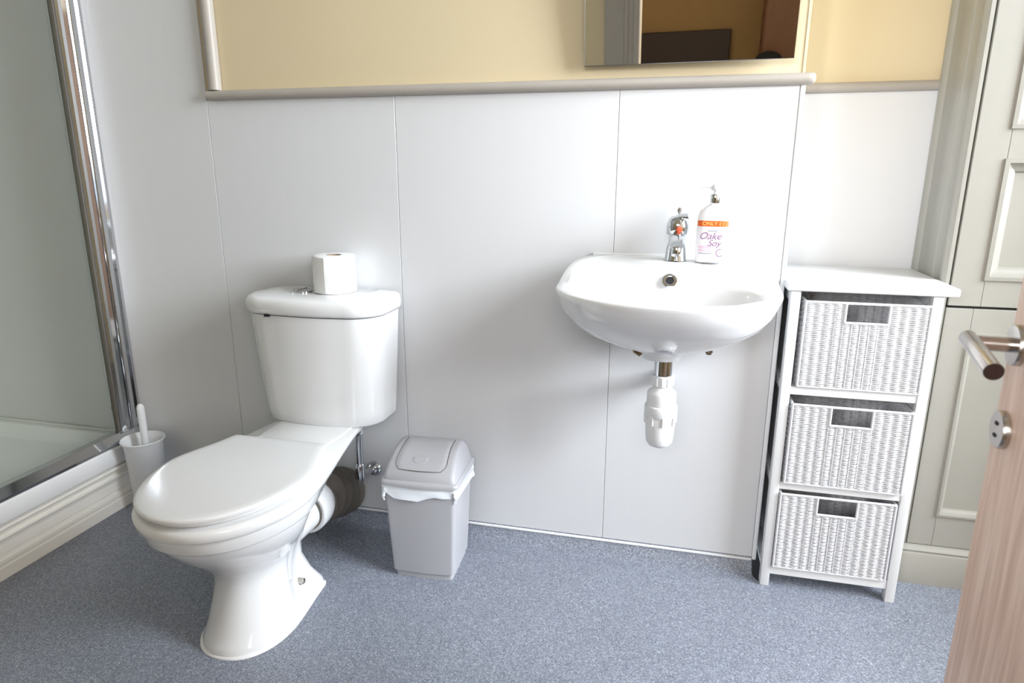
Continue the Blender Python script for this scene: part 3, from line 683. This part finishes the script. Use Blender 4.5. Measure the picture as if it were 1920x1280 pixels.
BP = [(n_, b_.mesh(smooth=60)) for n_, b_ in bk_parts()]
for n_, me in BP: me.materials.append(M['wicker'])
for nm, (bx_, by_, bz_) in (('top', (.4525, .055, .5725)), ('middle', (.4490, .049, .3095)), ('bottom', (.4430, .053, .0605))):
    lab = {'top': 'white wicker basket on the top shelf of the storage tower', 'middle': 'white wicker basket on the middle shelf of the storage tower', 'bottom': 'white wicker basket on the bottom shelf, nearest the floor'}[nm]
    r = thing('wicker_basket', lab, 'basket', (bx_, by_, bz_), (0, 0, {'top': 0, 'middle': -.012, 'bottom': .006}[nm]), 'wicker baskets in the storage tower')
    for n_, me in BP:
        o = bpy.data.objects.new(n_, me); COL.objects.link(o); o.parent = r
        if 'stakes' in n_ or 'woven' in n_: o['kind'] = 'stuff'

# ------------------------------------------------------------------ mirror
MZ, MH, MW = 1.346, 0.62, 0.484
mr_ = thing('wall_mirror', 'frameless wall mirror above the rail reflecting a dark bedroom', 'mirror', (-0.006, -0.0300, MZ), (math.radians(6.0), 0, math.radians(-1.9)))
part('glass', B().rings([[(x, y, z) for x, z in ((-MW / 2 + i, i), (MW / 2 - i, i), (MW / 2 - i, MH - i), (-MW / 2 + i, MH - i))] for i, y in ((0, .004), (0, 0.0005), (.0015, 0))]), 'mirror', mr_, world=False)
part('backing', B().box(-MW / 2 + .003, MW / 2 - .003, .0045, .008, .003, MH - .003), 'dark_wood', mr_, world=False)
part('hanger', B().box(-.02, .02, .008, .055, MH - .06, MH - .05), 'steel', mr_, world=False)

# ------------------------------------------------------------------ open oak door
DA = math.radians(5.0)
do = thing('open_door', 'pale oak door standing open at the right edge, with steel lever handle', 'door', (0.428, -0.805, 0), (0, 0, -DA))
# local: y runs from the latch edge (0) back to the hinge (-), x=0 is the visible face, +x its thickness
DW = 0.872
part('leaf', B().box(0, .040, -DW, 0, .006, 1.985), 'oak', do, 0.002, 2, world=False)
hz, hy = 0.888, -.034
part('rose', B().lathe([(.026, -.0005), (.026, -.006), (.0245, -.009), (.012, -.0095)], (0, hy, hz), n=36, axis='x'), 'steel', do, smooth=40, world=False)
nk = part('neck', B().lathe([(.0095, -.009), (.0095, -.056)], (0, hy, hz), axis='x', n=24), 'steel', do, smooth=40, world=False)
lvb = part('lever', B().tube([(-.054, hy + .012, hz + .003), (-.0545, hy + .010, hz + .003), (-.0545, hy - .096, hz - .012)], [.0085, .0105, .0105], 28), 'steel', do, smooth=40, world=False)
part('end_cap', B().tube([(-.0545, hy - .0955, hz - .0119), (-.0545, hy - .0970, hz - .0122)], [.0107, .0100], 28), 'dark_wood', lvb, smooth=30, world=False)
part('lock_rose', B().lathe([(.025, -.0005), (.025, -.006), (.0235, -.009), (.002, -.0095)], (0, hy - .002, hz - .112), axis='x', n=36), 'steel', do, smooth=40, world=False)
for dz in (-.008, .008):
    part('slot', B().box(-.0104, -.0094, hy - .006, hy + .002, hz - .114 + dz, hz - .110 + dz), 'black_void', do, world=False)

# ------------------------------------------------------------------ bedroom furniture seen in the mirror
hb = thing('bed', 'bed with dark brown headboard seen in the mirror', 'bed', (-0.6, -4.2, 0))
part('headboard', B().box(-1.35, 0.036, -4.395, -4.33, 0.3, 1.285), 'dark_wood', hb, .006)
part('mattress', B().box(-1.30, 0.0, -4.32, -2.5, .25, .5), 'bedding', hb, .04, 3, 40)
part('base', B().box(-1.30, 0.0, -4.32, -2.5, .0, .249), 'dark_wood', hb, .01)
wd = thing('wardrobe', 'brown wooden wardrobe at the right edge of the mirror view', 'wardrobe', (0.7, -3.9, 0))
part('carcass', B().box(.262, 1.16, -4.39, -3.85, 0, 2.0), 'brown_wood', wd, .006)
for x0, x1 in ((.272, .708), (.712, 1.15)):
    d_ = part('wardrobe_door', B().box(x0, x1, -3.849, -3.83, .05, 1.96), 'brown_wood', wd, .004)
    part('knob', B().lathe([(.006, 0), (.006, .015), (.014, .022), (.010, .03)], (x1 - .03 if x0 < .5 else x0 + .03, -3.83, 1.0), axis='-y', n=14), 'steel', d_, smooth=40)
ch = thing('bedside_chest', 'brown chest standing in front of the wardrobe, below the mirror view', 'chest', (0.55, -3.6, 0))
part('body', B().box(.25, .85, -3.82, -3.45, 0, .98), 'brown_wood', ch, .006)
for z in (.08, .38, .68):
    q = part('drawer', B().box(.27, .83, -3.449, -3.435, z, z + .27), 'brown_wood', ch, .004)
tag(link('dark_bag', B().rings([[(.31 + .10 * r_ * math.cos(a) , -3.62 + .07 * r_ * math.sin(a), z) for a in [2 * PI * k / 24 for k in range(24)]] for z, r_ in ((.9805, .8), (.985, .95), (1.03, 1.1), (1.09, 1.0), (1.13, .75), (1.15, .38), (1.155, .1))]).mesh(smooth=60), 'black_void'), 'small dark rounded bag on the chest, seen in the mirror', 'bag')
